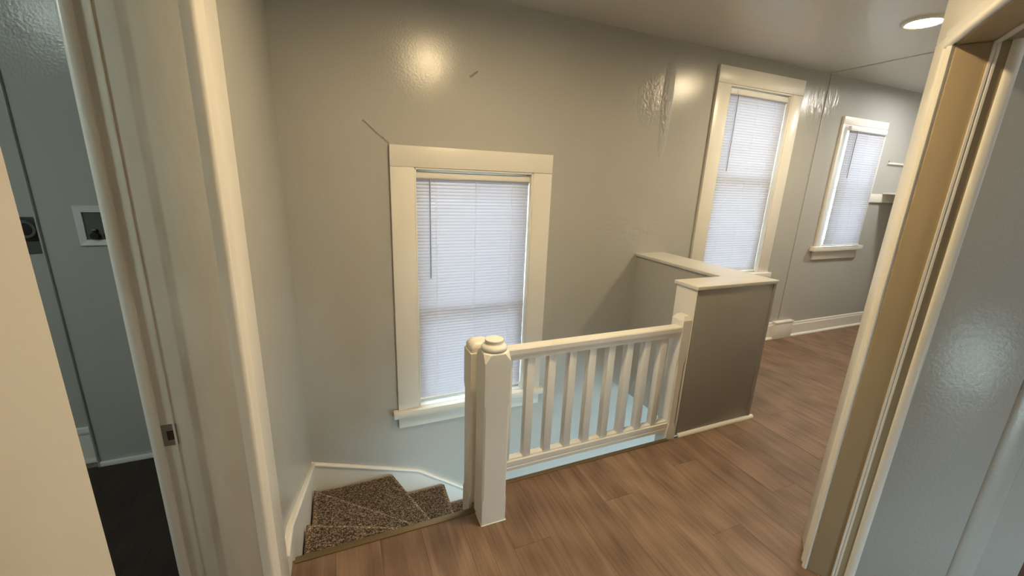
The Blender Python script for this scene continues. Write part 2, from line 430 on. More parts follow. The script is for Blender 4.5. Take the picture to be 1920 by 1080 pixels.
# floor slab with the stairwell left open
bm = bmesh.new()
for q in ((-2.6, 0.56, -3.2, YE1), (0.56, HX0, -1.6, YE2), (HX0, 6.7, -1.6, YE2 + 0.01), (HX1 + 0.02, 6.7, YE2 + 0.01, 2.88), (-2.6, XL - 0.17, YE1, 2.88)):
    box(bm, *q, -SLAB, -0.008)
floor = tag(obj('floor', bm, M_WOOD), 'brown oak plank floor of the landing and far room', 'floor', kind='structure')

PW = 0.178
plank_meshes = {}
def plank(x0, x1, y0, y1, mat):
    key = (round(x1 - x0, 3), round(y1 - y0, 3), mat.name)
    if key not in plank_meshes:
        w, l = key[:2]
        b = bmesh.new(); g = 0.00025; e = 0.0007
        lo = [(g, g, -0.008), (w - g, g, -0.008), (w - g, l - g, -0.008), (g, l - g, -0.008)]
        mi = [(x, y, -0.0007) for x, y, _ in lo]
        hi = [(g + e, g + e, 0), (w - g - e, g + e, 0), (w - g - e, l - g - e, 0), (g + e, l - g - e, 0)]
        rings(b, [lo, mi, hi])
        bmesh.ops.recalc_face_normals(b, faces=b.faces)
        me = bpy.data.meshes.new('plank'); b.to_mesh(me); b.free(); me.materials.append(mat)
        plank_meshes[key] = me
    o = bpy.data.objects.new('plank', plank_meshes[key]); COL.objects.link(o)
    o.location = (x0, y0, 0); o.parent = floor

def lay(x0, x1, y0, y1, seed, mat=M_WOOD):
    rnd = random.Random(seed)
    k0 = math.floor((x0 - XL) / PW + 1e-6)
    x = XL + k0 * PW
    while x < x1 - 1e-6:
        a, b = max(x, x0), min(x + PW, x1)
        if b - a > 0.006:
            col = round((x - XL) / PW)
            y = -0.9 + (col * 0.437 % 1.22) - 1.22
            while y < y1:
                c0, c1 = max(y, y0), min(y + 1.22, y1)
                if c1 - c0 > 0.01: plank(a, b, c0, c1, mat)
                y += 1.22
        x += PW
lay(XL, 0.515, 0.35, YE1 - 0.012, 1)
lay(0.515, 2.0, 0.35, YE2 - 0.012, 2)
lay(2.0, HX2, 0.88, YE2, 3)
lay(HX2, 6.6, 0.88, YB, 4)
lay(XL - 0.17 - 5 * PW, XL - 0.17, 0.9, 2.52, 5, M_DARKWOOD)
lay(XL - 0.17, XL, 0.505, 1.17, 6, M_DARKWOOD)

# storey below, lit through its own window
struct('wall_stairwell', 'pale wall under the landing beside the winding steps', 'wall', M_LOWER, [(XL, 0.63, 1.485, 1.585, ZLOW, -SLAB)])
struct('wall_lower_left', 'pale left wall of the storey below', 'wall', M_LOWER, [(0.2, 0.3, -1.2, 1.485, ZLOW, -SLAB)])
holed('wall_lower_front', 0.2, 4.5, ZLOW, -SLAB, [(1.1, 4.2, -2.2, -0.34)], -1.2, -1.3, 'y', M_LOWER, 'pale front wall of the storey below with wide window')
struct('wall_lower_end', 'pale end wall of the storey below', 'wall', M_LOWER, [(4.4, 4.5, -1.2, YB, ZLOW, -SLAB)])
struct('floor_lower', 'wooden floor of the storey below', 'floor', M_WOOD, [(XL, 4.5, -1.2, YB, ZLOW - 0.1, ZLOW)])
struct('window_4', 'wide bare glass pane in the storey below', 'window', M_GLASS, [(1.1, 4.2, -1.255, -1.25, -2.2, -0.34)])

M_GROUND = paint('yard_ground', (0.38, 0.37, 0.34), 0.9, 0.3, 3, 0.2)
struct('ground', 'pale dry ground outside the house', 'ground', M_GROUND, [(-30, 30, -30, -1.31, ZLOW - 0.3, ZLOW - 0.2), (-30, 30, 2.89, 30, ZLOW - 0.3, ZLOW - 0.2)])

# ------------------------------------------------------------------ laundry room beyond the left doorway
struct('wall_laundry', 'dark grey green laundry wall holding the white valve box', 'wall', M_WALL, [(-1.245, XL - 0.17, 2.52, 2.70, 0, ZC)])
struct('wall_laundry_recess', 'dark grey green recessed strip of laundry wall with dryer socket', 'wall', M_WALL, [(-2.5, -1.245, 2.59, 2.70, 0, ZC)])
struct('wall_laundry_side', 'dark grey laundry side wall', 'wall', M_WALL, [(-2.6, -2.5, -0.7, 2.7, 0, ZC)])
struct('wall_laundry_front', 'dark grey laundry front wall', 'wall', M_WALL, [(-2.5, XL - 0.17, -0.8, -0.7, 0, ZC)])
tag(part('trim_3', None, M_WALL, [(-1.252, -1.245, 2.506, 2.59, 0, ZC)], 0.002), 'thin grey corner strip on the laundry wall', 'trim', kind='structure')
tag(part('baseboard_laundry', None, M_TRIM, [(-1.245, XL - 0.17, 2.507, 2.52, 0, 0.028)], 0.004), 'thin white shoe strip along the laundry wall', 'baseboard', kind='structure')
tag(part('baseboard_laundry_recess', None, M_TRIM, [(-2.5, -1.252, 2.575, 2.59, 0, 0.205), (-2.5, -1.252, 2.57, 2.575, 0.17, 0.205), (-2.5, -1.252, 2.56, 2.575, 0, 0.025)], 0.003),
    'white baseboard in the laundry recess under the dryer socket', 'baseboard', kind='structure')

# ------------------------------------------------------------------ windows
def window(n, w, casing, head, z_apron, label, stool_ext, meet, sill_front=0.055):
    x0, x1, z0, z1 = w
    cl, cr_ = casing
    root = empty('window_%d' % n, label, 'window', kind='structure')
    t = 0.024
    part('side_casing', root, M_TRIM, [(x0 - cl, x0, YB - t, YB, z0, z1)], 0.003)
    part('side_casing', root, M_TRIM, [(x1, x1 + cr_, YB - t, YB, z0, z1)], 0.003)
    part('head_casing', root, M_TRIM, [(x0 - cl, x1 + cr_, YB - t - 0.002, YB, z1 + 0.001, z1 + head)], 0.003)
    # lining of the opening and the inner stop
    part('frame_lining', root, M_TRIM, [(x0, x0 + 0.012, YB - t + 0.004, YB + 0.16, z0, z1), (x1 - 0.012, x1, YB - t + 0.004, YB + 0.16, z0, z1), (x0, x1, YB - t + 0.004, YB + 0.16, z1 - 0.012, z1)], 0.002)
    part('stop_bead', root, M_TRIM, [(x0 + 0.012, x0 + 0.024, YB + 0.045, YB + 0.058, z0, z1 - 0.012), (x1 - 0.024, x1 - 0.012, YB + 0.045, YB + 0.058, z0, z1 - 0.012), (x0 + 0.012, x1 - 0.012, YB + 0.045, YB + 0.058, z1 - 0.026, z1 - 0.012)], 0.002)
    part('stool', root, M_TRIM, [(x0 - cl - stool_ext, x1 + cr_ + stool_ext * 0.6, YB - sill_front, YB - 0.0035, z0 - 0.045, z0 + 0.003), (x0, x1, YB - 0.003, YB + 0.172, z0 - 0.045, z0 + 0.003)], 0.002)
    part('apron', root, M_TRIM, [(x0 - cl, x1 + cr_, YB - 0.02, YB, z_apron, z0 - 0.046)], 0.004)
    a, b = x0 + 0.012, x1 - 0.012
    for nm, ya, yb, za, zb in (('lower_sash', YB + 0.06, YB + 0.095, z0, meet + 0.02), ('upper_sash', YB + 0.10, YB + 0.135, meet - 0.02, z1 - 0.012)):
        s_ = part(nm, root, M_TRIM, [(a, a + 0.045, ya, yb, za, zb), (b - 0.045, b, ya, yb, za, zb), (a + 0.045, b - 0.045, ya, yb, za, za + (0.06 if nm[0] == 'l' else 0.04)), (a + 0.045, b - 0.045, ya, yb, zb - 0.04, zb)], 0.003)
        part('pane', s_, M_GLASS, [(a + 0.045, b - 0.045, (ya + yb) / 2 - 0.002, (ya + yb) / 2 + 0.002, za + 0.04, zb - 0.04)])
    return root
window(1, W1, (0.147, 0.147), 0.128, -0.235, 'white cased sash window above the winding steps', 0.035, 0.64)
window(2, W2, (0.145, 0.135), 0.128, 0.60, 'tall white cased sash window behind the half wall', 0.03, 1.64)
window(3, W3, (0.08, 0.07), 0.07, 0.85, 'narrow white cased sash window beside the wall shelf', 0.06, 1.60)

def blind(label, x0, x1, zt, zb, y, wand_x, wand_len, cords, hr=0.042):
    root = empty('venetian_blind', label, 'window blind')
    root.location = (x0, y, zb)
    Lb = x1 - x0; H = zt - zb
    hrail = part('headrail', root, M_RAILB, [(0, Lb, -0.016, 0.016, H - hr, H)], 0.004)
    part('valance_lip', hrail, M_WAND, [(0.004, Lb - 0.004, -0.0165, -0.004, H - hr - 0.010, H - hr - 0.0005)], 0.002)
    bot = part('bottom_rail', root, M_RAILB, [(0, Lb, -0.013, 0.013, 0, 0.013)], 0.003)
    pitch = 0.0218
    n = int((H - hr - 0.013) / pitch)
    pitch = (H - hr - 0.013) / n
    bm = bmesh.new(); K = 5; w = 0.0253; tilt = math.radians(79)
    vs = []
    for k in range(K + 1):
        t_ = k / K - 0.5
        a = t_ * w; h = 0.0026 * (1 - (2 * t_) ** 2)
        yy = a * math.cos(tilt) - h * math.sin(tilt) * 1.0
        zz = a * math.sin(tilt) + h * math.cos(tilt)
        vs.append([bm.verts.new((x, yy, zz)) for x in (0.002, Lb - 0.002)])
    for k in range(K):
        bm.faces.new((vs[k][0], vs[k][1], vs[k + 1][1], vs[k + 1][0]))
    first = obj('slat', bm, M_SLAT, root, smooth=True, angle=60)
    for i in range(n):
        o = first if i == 0 else first.copy()
        if i: COL.objects.link(o); o.parent = root
        o.location = (random.uniform(-0.0015, 0.0015), 0, 0.013 + pitch * (i + 0.55))
        o.rotation_euler = (random.uniform(-0.05, 0.05), 0, 0)
    for cx in cords:
        bm = bmesh.new(); tube(bm, (cx - x0, -0.013, 0.01), (cx - x0, -0.013, H - hr), 0.0011, 6)
        obj('ladder_cord', bm, M_CORD, root, smooth=True)
    bm = bmesh.new(); tube(bm, (wand_x - x0, -0.024, H - hr - wand_len), (wand_x - x0, -0.024, H - hr - 0.005), 0.0042, 8)
    tube(bm, (wand_x - x0, -0.024, H - hr - 0.006), (wand_x - x0, -0.012, H - hr + 0.004), 0.002, 6)
    obj('tilt_wand', bm, M_WAND, root, smooth=True)
    return root
blind('white slatted blind glowing in the window above the winding steps', 0.469, 1.271, 1.578, -0.048, YB + 0.022, 0.557, 0.66, (0.60, 0.872, 1.14))
b2 = blind('white slatted blind in the tall window behind the half wall', 3.074, 3.787, 2.355, 0.765, YB + 0.022, 3.16, 0.62, (3.19, 3.42, 3.65))
b3 = blind('white slatted blind in the narrow window beside the wall shelf', 4.664, 5.278, 2.185, 1.0, YB - 0.05, 4.76, 0.45, (4.79, 4.97, 5.17))
bm = bmesh.new(); tube(bm, (0.075, -0.02, 0.95), (0.075, -0.02, 1.58), 0.0015, 6)
obj('pull_cord', bm, M_WAND, b2)
bm = bmesh.new(); tube(bm, (0.075, -0.02, 0.75), (0.075, -0.02, 1.14), 0.0015, 6)
obj('pull_cord', bm, M_WAND, b3)

# ------------------------------------------------------------------ baseboards and seam of the back wall
tag(part('trim_1', None, M_WALL, [(4.283, 4.291, YB - 0.007, YB, 0.21, ZC)], 0.002), 'thin grey seam strip rising beside the tall window', 'trim', kind='structure')
bb = empty('baseboard_back', 'white baseboard along the far room wall under the narrow window', 'baseboard', kind='structure')
prof = [(0, 0), (0.016, 0), (0.016, 0.125), (0.011, 0.135), (0.011, 0.147), (0.005, 0.157), (0, 0.157)]
bm = bmesh.new(); prism(bm, prof, (4.488, YB, 0), (0, -1, 0), (0, 0, 1), (2.1, 0, 0)); obj('board', bm, M_TRIM, bb)
bm = bmesh.new(); prism(bm, [(a, b * 1.2) for a, b in prof], (HX2, YB, 0), (0, -1, 0), (0, 0, 1), (4.21 - HX2, 0, 0)); obj('board', bm, M_TRIM, bb)
part('plinth_box', bb, M_TRIM, [(4.21, 4.488, YB - 0.045, YB, 0, 0.185), (4.205, 4.493, YB - 0.05, YB, 0.175, 0.195)], 0.004)
quarter = [(0, 0)] + [(0.018 * math.cos(a), 0.02 * math.sin(a)) for a in [i * PI / 10 for i in range(6)]]
bm = bmesh.new(); prism(bm, quarter, (4.488, YB - 0.016, 0), (0, -1, 0), (0, 0, 1), (2.1, 0, 0)); obj('shoe', bm, M_TRIM, bb, smooth=True)
bm = bmesh.new(); prism(bm, quarter, (HX2, YB - 0.016, 0), (0, -1, 0), (0, 0, 1), (4.21 - HX2, 0, 0)); obj('shoe', bm, M_TRIM, bb, smooth=True)

# ------------------------------------------------------------------ left doorway (laundry)
YJ, YN, HD = 1.17, 0.505, 2.0     # far jamb face, near opening edge
d1 = empty('door_1', 'worn white door frame of the dark laundry room', 'door frame', kind='structure')
part('jamb', d1, M_JAMB, [(XL - 0.172, XL + 0.002, YJ, YJ + 0.02, 0, HD)], 0.002)
part('jamb', d1, M_JAMB, [(XL - 0.172, XL + 0.002, YN - 0.02, YN, 0, HD)], 0.002)
part('head_jamb', d1, M_JAMB, [(XL - 0.172, XL + 0.002, YN - 0.02, YJ + 0.02, HD, HD + 0.02)], 0.002)
part('rabbet_ridge', d1, M_JAMB, [(XL - 0.146, XL - 0.141, YJ - 0.002, YJ, 0, HD)], 0.0009)
# rounded room-side edge
edge = [(0, -0.012)] + [(0.016 * math.sin(a) , 0.012 - 0.024 * (1 - math.cos(a)) / 2 ) for a in [i * PI / 8 for i in range(9)]]
bm = bmesh.new()
prism(bm, [(-0.010, -0.006), (0.006, -0.010), (0.014, -0.006), (0.018, 0.004), (0.018, 0.06), (-0.010, 0.06)], (XL - 0.180, YJ, 0), (-1, 0, 0), (0, 1, 0), (0, 0, HD))
obj('inner_casing', bm, M_TRIM, d1, bevel=0.004)
# casing: flat board plus raised bead at its inner edge, on the landing side
bead = [(0, 0), (0, 0.020), (0.004, 0.027), (0.010, 0.030), (0.016, 0.028), (0.020, 0.023), (0.030, 0.026), (0.040, 0.034), (0.048, 0.036), (0.055, 0.030), (0.058, 0.020), (0.058, 0)]
def casing_z(parent, y_in, sgn, h, wid):
    bm = bmesh.new(); prism(bm, bead, (XL, y_in, 0), (0, sgn, 0), (1, 0, 0), (0, 0, h)); obj('casing_bead', bm, M_TRIM, parent, smooth=True, angle=50)
    bm = bmesh.new(); ys = sorted((y_in + sgn * 0.058, y_in + sgn * wid)); box(bm, XL, XL + 0.019, ys[0], ys[1], 0, h); obj('casing_board', bm, M_TRIM, parent, bevel=0.003)
casing_z(d1, YJ - 0.002, 1, HD, 0.272)
part('casing_board', d1, M_SHADED, [(XL, XL + 0.02, YN - 0.2, YN, 0, HD)], 0.003)
part('head_casing', d1, M_TRIM, [(XL, XL + 0.022, YN - 0.2, YJ + 0.27, HD, HD + 0.15)], 0.003)
# strike plate with a latch hole
sp = bmesh.new()
sx0, sx1, sz0, sz1, hx0, hx1, hz0, hz1 = XL - 0.176, XL - 0.138, 0.855, 0.915, XL - 0.160, XL - 0.145, 0.870, 0.897
for q in ((sx0, hx0, sz0, sz1), (hx1, sx1, sz0, sz1), (hx0, hx1, sz0, hz0), (hx0, hx1, hz1, sz1)):
    box(sp, q[0], q[1], YJ - 0.0016, YJ, q[2], q[3])
strike = obj('strike_plate', sp, M_STEEL, d1); strike['label'] = 'worn steel strike plate'
part('latch_hole', strike, M_HOLE, [(hx0 - 0.001, hx1 + 0.001, YJ - 0.0006, YJ - 0.0001, hz0 - 0.001, hz1 + 0.001)])
for zz in (0.862, 0.906):
    bm = bmesh.new(); tube(bm, (XL - 0.152, YJ - 0.0016, zz), (XL - 0.152, YJ - 0.0026, zz), 0.003, 10); obj('screw', bm, M_STEEL, strike)

# ------------------------------------------------------------------ slanting doorway on the right
d2 = empty('door_2', 'cream beaded door frame in the slanting wall', 'door frame', kind='structure')
def loc_part(name, boxes, mat=M_TRIM, bevel=0.003, parent=None):
    return part(name, parent or d2, mat, boxes, bevel, MD)
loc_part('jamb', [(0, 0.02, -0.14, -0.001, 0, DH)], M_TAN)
loc_part('jamb', [(-OPEN - 0.02, -OPEN, -0.14, -0.001, 0, DH)])
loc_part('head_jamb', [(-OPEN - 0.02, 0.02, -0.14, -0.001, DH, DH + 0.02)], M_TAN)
stop = [(-0.007, 0), (-0.007, 0.005), (-0.005, 0.007), (-0.003, 0.008), (-0.005, 0.009), (-0.007, 0.011), (-0.007, 0.016), (0, 0.016), (0, 0)]
bm = bmesh.new(); prism(bm, stop, (0, -0.094, 0), (1, 0, 0), (0, 1, 0), (0, 0, DH), M=MD); obj('stop_bead', bm, M_TRIM, d2)
loc_part('stop_bead', [(-OPEN, -0.007, -0.094, -0.078, DH - 0.007, DH)])
def rbead(y0):
    return [(0.004, 0.0), (0.0, 0.008), (0.004, 0.016), (0.012, 0.018), (0.020, 0.015), (0.026, 0.010), (0.034, 0.012), (0.042, 0.018), (0.050, 0.018), (0.054, 0.010), (0.054, -0.018), (0.004, -0.018)]
bm = bmesh.new(); prism(bm, rbead(0), (0.001, 0, 0), (1, 0, 0), (0, 1, 0), (0, 0, DH), M=MD); obj('casing_bead', bm, M_TRIM, d2, smooth=True, angle=50)
loc_part('casing_board', [(0.05, 0.20, -0.02, 0.006, 0, DH + 0.05)])
bm = bmesh.new(); prism(bm, rbead(0), (-OPEN - 0.05, 0, DH + 0.001), (0, 0, 1), (0, 1, 0), (OPEN + 0.10, 0, 0), M=MD); obj('casing_bead', bm, M_TRIM, d2, smooth=True, angle=50)
loc_part('head_casing', [(-OPEN - 0.2, 0.20, -0.02, 0.006, DH + 0.05, DH + 0.21)])
loc_part('casing_board', [(-OPEN - 0.2, -OPEN - 0.05, -0.02, 0.006, 0, DH + 0.05)])
rr = [(0.03, -0.030), (-0.006, -0.030), (-0.010, -0.025), (-0.012, -0.019), (-0.012, -0.011), (-0.010, -0.005), (-0.006, 0.0), (0.03, 0.0)]
bm = bmesh.new(); prism(bm, rr, (0.004, -0.116, 0), (1, 0, 0), (0, 1, 0), (0, 0, DH), M=MD); obj('inner_casing', bm, M_TRIM, d2, smooth=True, angle=60)
# grey partition inside the side room, beside the frame
EA = math.radians(32)
nx, ny = dy, -dx
QX, QY = PX + 0.147 * nx, PY + 0.147 * ny
ME = Matrix(((math.cos(EA), math.sin(EA), 0, QX), (-math.sin(EA), math.cos(EA), 0, QY), (0, 0, 1, 0), (0, 0, 0, 1)))
part_wall = struct('wall_side_room', 'glossy blue grey partition seen through the cream door frame', 'wall', M_WALL, [(-0.01, 0.525, 0.0, 0.05, 0, ZC)], 0.004, M=ME)
bm = bmesh.new()
prism(bm, [(0, 0)] + [(0.045 - 0.045 * math.cos(a), -0.010 * math.sin(a)) for a in [i * PI / 10 for i in range(11)]][1:], (0.30, 0, 0), (1, 0, 0), (0, 1, 0), (0, 0, ZC - 0.01), M=ME)
obj('cover_strip', bm, M_WALL, part_wall, smooth=True, angle=60)

# ------------------------------------------------------------------ half wall round the stairwell
hw = empty('wall_half', 'grey half wall with pale cap at the end of the railing', 'half wall', kind='structure')
HT = 0.972
part('body', hw, M_WALL, [(HX0, HX2, 1.69, 1.845, 0, HT), (HX1, HX2, 1.845, YB, -SLAB, HT)], 0.0)
part('end_board', hw, M_CAP, [(HX0 - 0.006, HX0, 1.683, 1.845, 0.0, HT)], 0.002)
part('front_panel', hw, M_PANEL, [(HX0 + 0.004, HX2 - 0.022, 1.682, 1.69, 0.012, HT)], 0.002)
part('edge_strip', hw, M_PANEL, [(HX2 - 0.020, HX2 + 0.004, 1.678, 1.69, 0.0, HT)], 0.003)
bm = bmesh.new()
pts = [(HX0 - 0.016, 1.672), (HX2 + 0.012, 1.672), (HX2 + 0.012, YB), (HX1 - 0.014, YB), (HX1 - 0.014, 1.860), (HX0 - 0.016, 1.860)]
prism(bm, pts, (0, 0, HT), (1, 0, 0), (0, 1, 0), (0, 0, 0.022))
obj('cap', bm, M_CAP, hw, bevel=0.003)
bm = bmesh.new(); prism(bm, quarter, (HX0 + 0.01, 1.682, 0), (0, -1, 0), (0, 0, 1), (HX2 - HX0 + 0.02, 0, 0)); obj('shoe', bm, M_TRIM, hw, smooth=True)

# ------------------------------------------------------------------ staircase
stairs = empty('staircase', 'speckled brown carpeted winding staircase going down', 'staircase')
RZ = 0.2
XW, YW = XL + 0.022, YB - 0.02       # inside of the skirt boards
def step(poly, z, drop=0.42):
    bm = bmesh.new()
    a = [bm.verts.new((x, y, z)) for x, y in poly]
    f = bm.faces.new(a)
    r = bmesh.ops.extrude_face_region(bm, geom=[f])
    for v in [g for g in r['geom'] if isinstance(g, bmesh.types.BMVert)]: v.co.z -= drop
    bmesh.ops.recalc_face_normals(bm, faces=bm.faces)
    es = [e for e in bm.edges if all(abs(v.co.z - z) < 1e-6 for v in e.verts)]
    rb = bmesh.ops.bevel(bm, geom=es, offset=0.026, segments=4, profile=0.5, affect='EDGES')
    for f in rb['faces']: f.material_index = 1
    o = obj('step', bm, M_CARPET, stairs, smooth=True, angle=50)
    o.data.materials.append(M_CARPET_LIT)      # light catching the nosing, put into a paler carpet colour
    return o
Y0 = YE1 + 0.03
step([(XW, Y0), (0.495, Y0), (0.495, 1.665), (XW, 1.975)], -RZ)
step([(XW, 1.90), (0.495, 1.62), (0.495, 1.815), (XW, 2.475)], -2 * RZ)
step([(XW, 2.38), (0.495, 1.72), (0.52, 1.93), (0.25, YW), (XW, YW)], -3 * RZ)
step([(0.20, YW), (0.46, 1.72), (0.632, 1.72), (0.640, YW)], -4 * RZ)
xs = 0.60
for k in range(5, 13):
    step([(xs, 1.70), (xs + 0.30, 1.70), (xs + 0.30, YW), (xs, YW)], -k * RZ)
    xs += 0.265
# skirt boards
sk = tag(empty('baseboard_stair', 'white skirt board following the carpeted steps', 'baseboard'), 'white skirt board following the carpeted steps', 'baseboard', kind='structure')
bm = bmesh.new()
left_top = [(1.442, 0.142), (1.59, 0.142), (YB, -0.385)]
prism(bm, [(1.442, 0.0), (YE1, 0.0), (YE1 + 0.001, -0.7), (YB, -0.9), (YB, -0.42), (1.58, 0.110), (1.442, 0.110)], (XL, 0, 0), (0, 1, 0), (0, 0, 1), (0.014, 0, 0))
obj('board', bm, M_TRIM, sk)
def mould(path, o, u, w):
    """moulding of thickness w that follows path in the (u, z) plane, 3 cm tall"""
    bm = bmesh.new()
    off = []
    for i, p in enumerate(path):
        ds = []
        if i: ds.append((Vector(p) - Vector(path[i - 1])).normalized())
        if i < len(path) - 1: ds.append((Vector(path[i + 1]) - Vector(p)).normalized())
        t = sum(ds, Vector((0, 0))).normalized(); off.append(Vector((t.y, -t.x)))
    R = []
    for (a, k) in ((0.0, 0.010), (0.0, 0.020), (0.008, 0.026), (0.016, 0.024), (0.022, 0.018), (0.034, 0.016), (0.036, 0.010)):
        R.append([Vector(o) + Vector(u) * (p[0] + n_.x * a) + Vector((0, 0, 1)) * (p[1] + n_.y * a) + Vector(w) * k for p, n_ in zip(path, off)])
    R.insert(0, [Vector(o) + Vector(u) * p[0] + Vector((0, 0, 1)) * p[1] for p in path])
    R.append([Vector(o) + Vector(u) * (p[0] + n_.x * 0.036) + Vector((0, 0, 1)) * (p[1] + n_.y * 0.036) for p, n_ in zip(path, off)])
    VV = [[bm.verts.new(q) for q in r_] for r_ in R]
    for a, b in zip(VV, VV[1:]):
        for i in range(len(path) - 1): bm.faces.new((a[i], a[i + 1], b[i + 1], b[i]))
    bm.faces.new([r_[0] for r_ in VV]); bm.faces.new([r_[-1] for r_ in VV][::-1])
    return obj('moulding', bm, M_TRIM, sk, smooth=True, angle=60)
mould(left_top, (XL, 0, 0), (0, 1, 0), (1, 0, 0))
back_top = [(XL, -0.375), (0.446, -0.625), (0.80, -0.885), (2.6, -2.235)]
bm = bmesh.new()
prism(bm, [(XL, -1.0), (0.30, -1.1), (0.7, -1.3), (2.6, -2.75), (2.6, -2.26), (0.80, -0.91), (0.446, -0.65), (XL, -0.40)], (0, YB, 0), (1, 0, 0), (0, 0, 1), (0, -0.014, 0))
obj('board', bm, M_TRIM, sk)
mould(back_top, (0, YB, 0), (1, 0, 0), (0, -1, 0))
# metal edge strips of the plank floor
tag(part('trim_2', None, M_BRONZE, [(XL + 0.024, 0.52, YE1 - 0.026, YE1 + 0.006, 0.0005, 0.005), (XL + 0.024, 0.52, YE1 + 0.0005, YE1 + 0.006, -0.03, 0.0005)], 0.0015), 'bronze edge strip at the top of the carpeted steps', 'edge strip', kind='structure')
tag(part('trim_4', None, M_BRONZE, [(0.632, HX0 - 0.075, YE2 - 0.02, YE2 + 0.004, 0.0005, 0.005), (0.632, HX0 - 0.075, YE2 + 0.0005, YE2 + 0.004, -0.03, 0.0005)], 0.0015), 'bronze edge strip of the floor under the railing', 'edge strip', kind='structure')
struct('wall_stair_fascia', 'white painted edge of the landing floor in the stairwell', 'fascia', M_TRIM, [(0.56, HX1, YE2 + 0.0005, YE2 + 0.0045, -SLAB, -0.031)])

# ------------------------------------------------------------------ newel posts and railing
def oct_ring(cx, cy, z, h, c_):
    return [(cx + sx * a, cy + sy * b, z) for sx, sy, a, b in ((1, -1, h, h - c_), (1, 1, h, h - c_), (1, 1, h - c_, h), (-1, 1, h - c_, h), (-1, 1, h, h - c_), (-1, -1, h, h - c_), (-1, -1, h - c_, h), (1, -1, h - c_, h))]
NX, NY, NH = 0.573, 1.504, 0.058
newel = empty('newel_post', 'square cream newel post with round button cap on the plank floor', 'newel post')
bm = bmesh.new()
rings(bm, [oct_ring(NX, NY, z, h, c_) for z, h, c_ in ((0.0, NH, 0.0015), (0.128, NH, 0.0015), (0.142, NH, 0.008), (0.60, NH, 0.008), (0.625, NH, 0.0015), (0.812, NH, 0.0015), (0.848, NH - 0.001, 0.026), (0.852, NH - 0.004, 0.028))])
obj('shaft', bm, M_TRIM, newel)
bm = bmesh.new()
rings(bm, [circ(NX, NY, z, r) for z, r in ((0.852, 0.047), (0.855, 0.0535), (0.861, 0.0560), (0.868, 0.0550), (0.874, 0.0505), (0.879, 0.0445), (0.883, 0.0405), (0.888, 0.0395), (0.894, 0.0405), (0.8985, 0.0395), (0.9005, 0.0355))])
obj('cap', bm, M_TRIM, newel, smooth=True, angle=50)
part('foot_bead', newel, M_TRIM, [(NX - NH - 0.003, NX + NH + 0.003, NY - NH - 0.003, NY + NH + 0.003, 0.0, 0.004)], 0.001)

rail = empty('stair_railing', 'cream wooden railing with nine square balusters beside the stairwell', 'railing')
RX0, RX1 = 0.606, HX0 - 0.072
RF = 1.688
n2x, n2y, n2h = 0.5535, 1.654, 0.0525
bm = bmesh.new()
rings(bm, [oct_ring(n2x, n2y, z, h, c_) for z, h, c_ in ((-0.62, n2h, 0.001), (0.02, n2h, 0.001), (0.05, n2h - 0.002, 0.010), (0.585, n2h - 0.002, 0.010), (0.61, n2h, 0.001), (0.795, n2h, 0.001))])
sp_ = obj('stair_newel', bm, M_TRIM, rail)
bm = bmesh.new()
rings(bm, [oct_ring(n2x, n2y, z, h, c_) for z, h, c_ in ((0.795, 0.046, 0.003), (0.803, 0.046, 0.004), (0.816, 0.047, 0.008), (0.829, 0.044, 0.012), (0.839, 0.036, 0.013), (0.844, 0.024, 0.010))])
obj('loaf_cap', bm, M_TRIM, sp_, smooth=True, angle=50)
bm = bmesh.new()
top_prof = [(0.006, 0.684), (0.058, 0.684), (0.058, 0.70), (0.064, 0.708), (0.064, 0.738), (0.058, 0.746), (0.004, 0.746), (0.0, 0.740), (0.0, 0.716), (0.004, 0.712), (0.004, 0.704), (0.008, 0.700), (0.006, 0.696)]
prism(bm, top_prof, (RX0, RF, 0.004), (0, 1, 0), (0, 0, 1), (RX1 - RX0, 0, 0))
obj('top_rail', bm, M_TRIM, rail)
bm = bmesh.new()
bot_prof = [(0.0, 0.048), (0.056, 0.048), (0.056, 0.104), (0.0, 0.104), (0.0, 0.078), (0.003, 0.075), (0.003, 0.070), (0.0, 0.067)]
prism(bm, bot_prof, (RX0, RF + 0.004, 0), (0, 1, 0), (0, 0, 1), (RX1 - RX0, 0, 0))
brail = obj('bottom_rail', bm, M_TRIM, rail)
bx = [0.708, 0.832, 0.954, 1.078, 1.202, 1.327, 1.451, 1.575, 1.698]
first = None
for x in bx:
    if first is None:
        bm = bmesh.new(); box(bm, -0.022, 0.022, -0.020, 0.020, 0.104, 0.690)
        first = o = obj('baluster', bm, M_TRIM, rail, bevel=0.002)
    else:
        o = first.copy(); COL.objects.link(o); o.parent = rail
    o.location = (x + 0.022, RF + 0.034, 0); o.rotation_euler = (0, 0, 0)
ed = [RX0] + bx + [RX1]
for i in range(len(bx) + 1):
    a = ed[i] + (0.044 if i else 0); b = ed[i + 1]
    if b - a > 0.02:
        part('fillet', brail, M_TRIM, [(a, b, RF + 0.016, RF + 0.052, 0.104, 0.114)], 0.002)
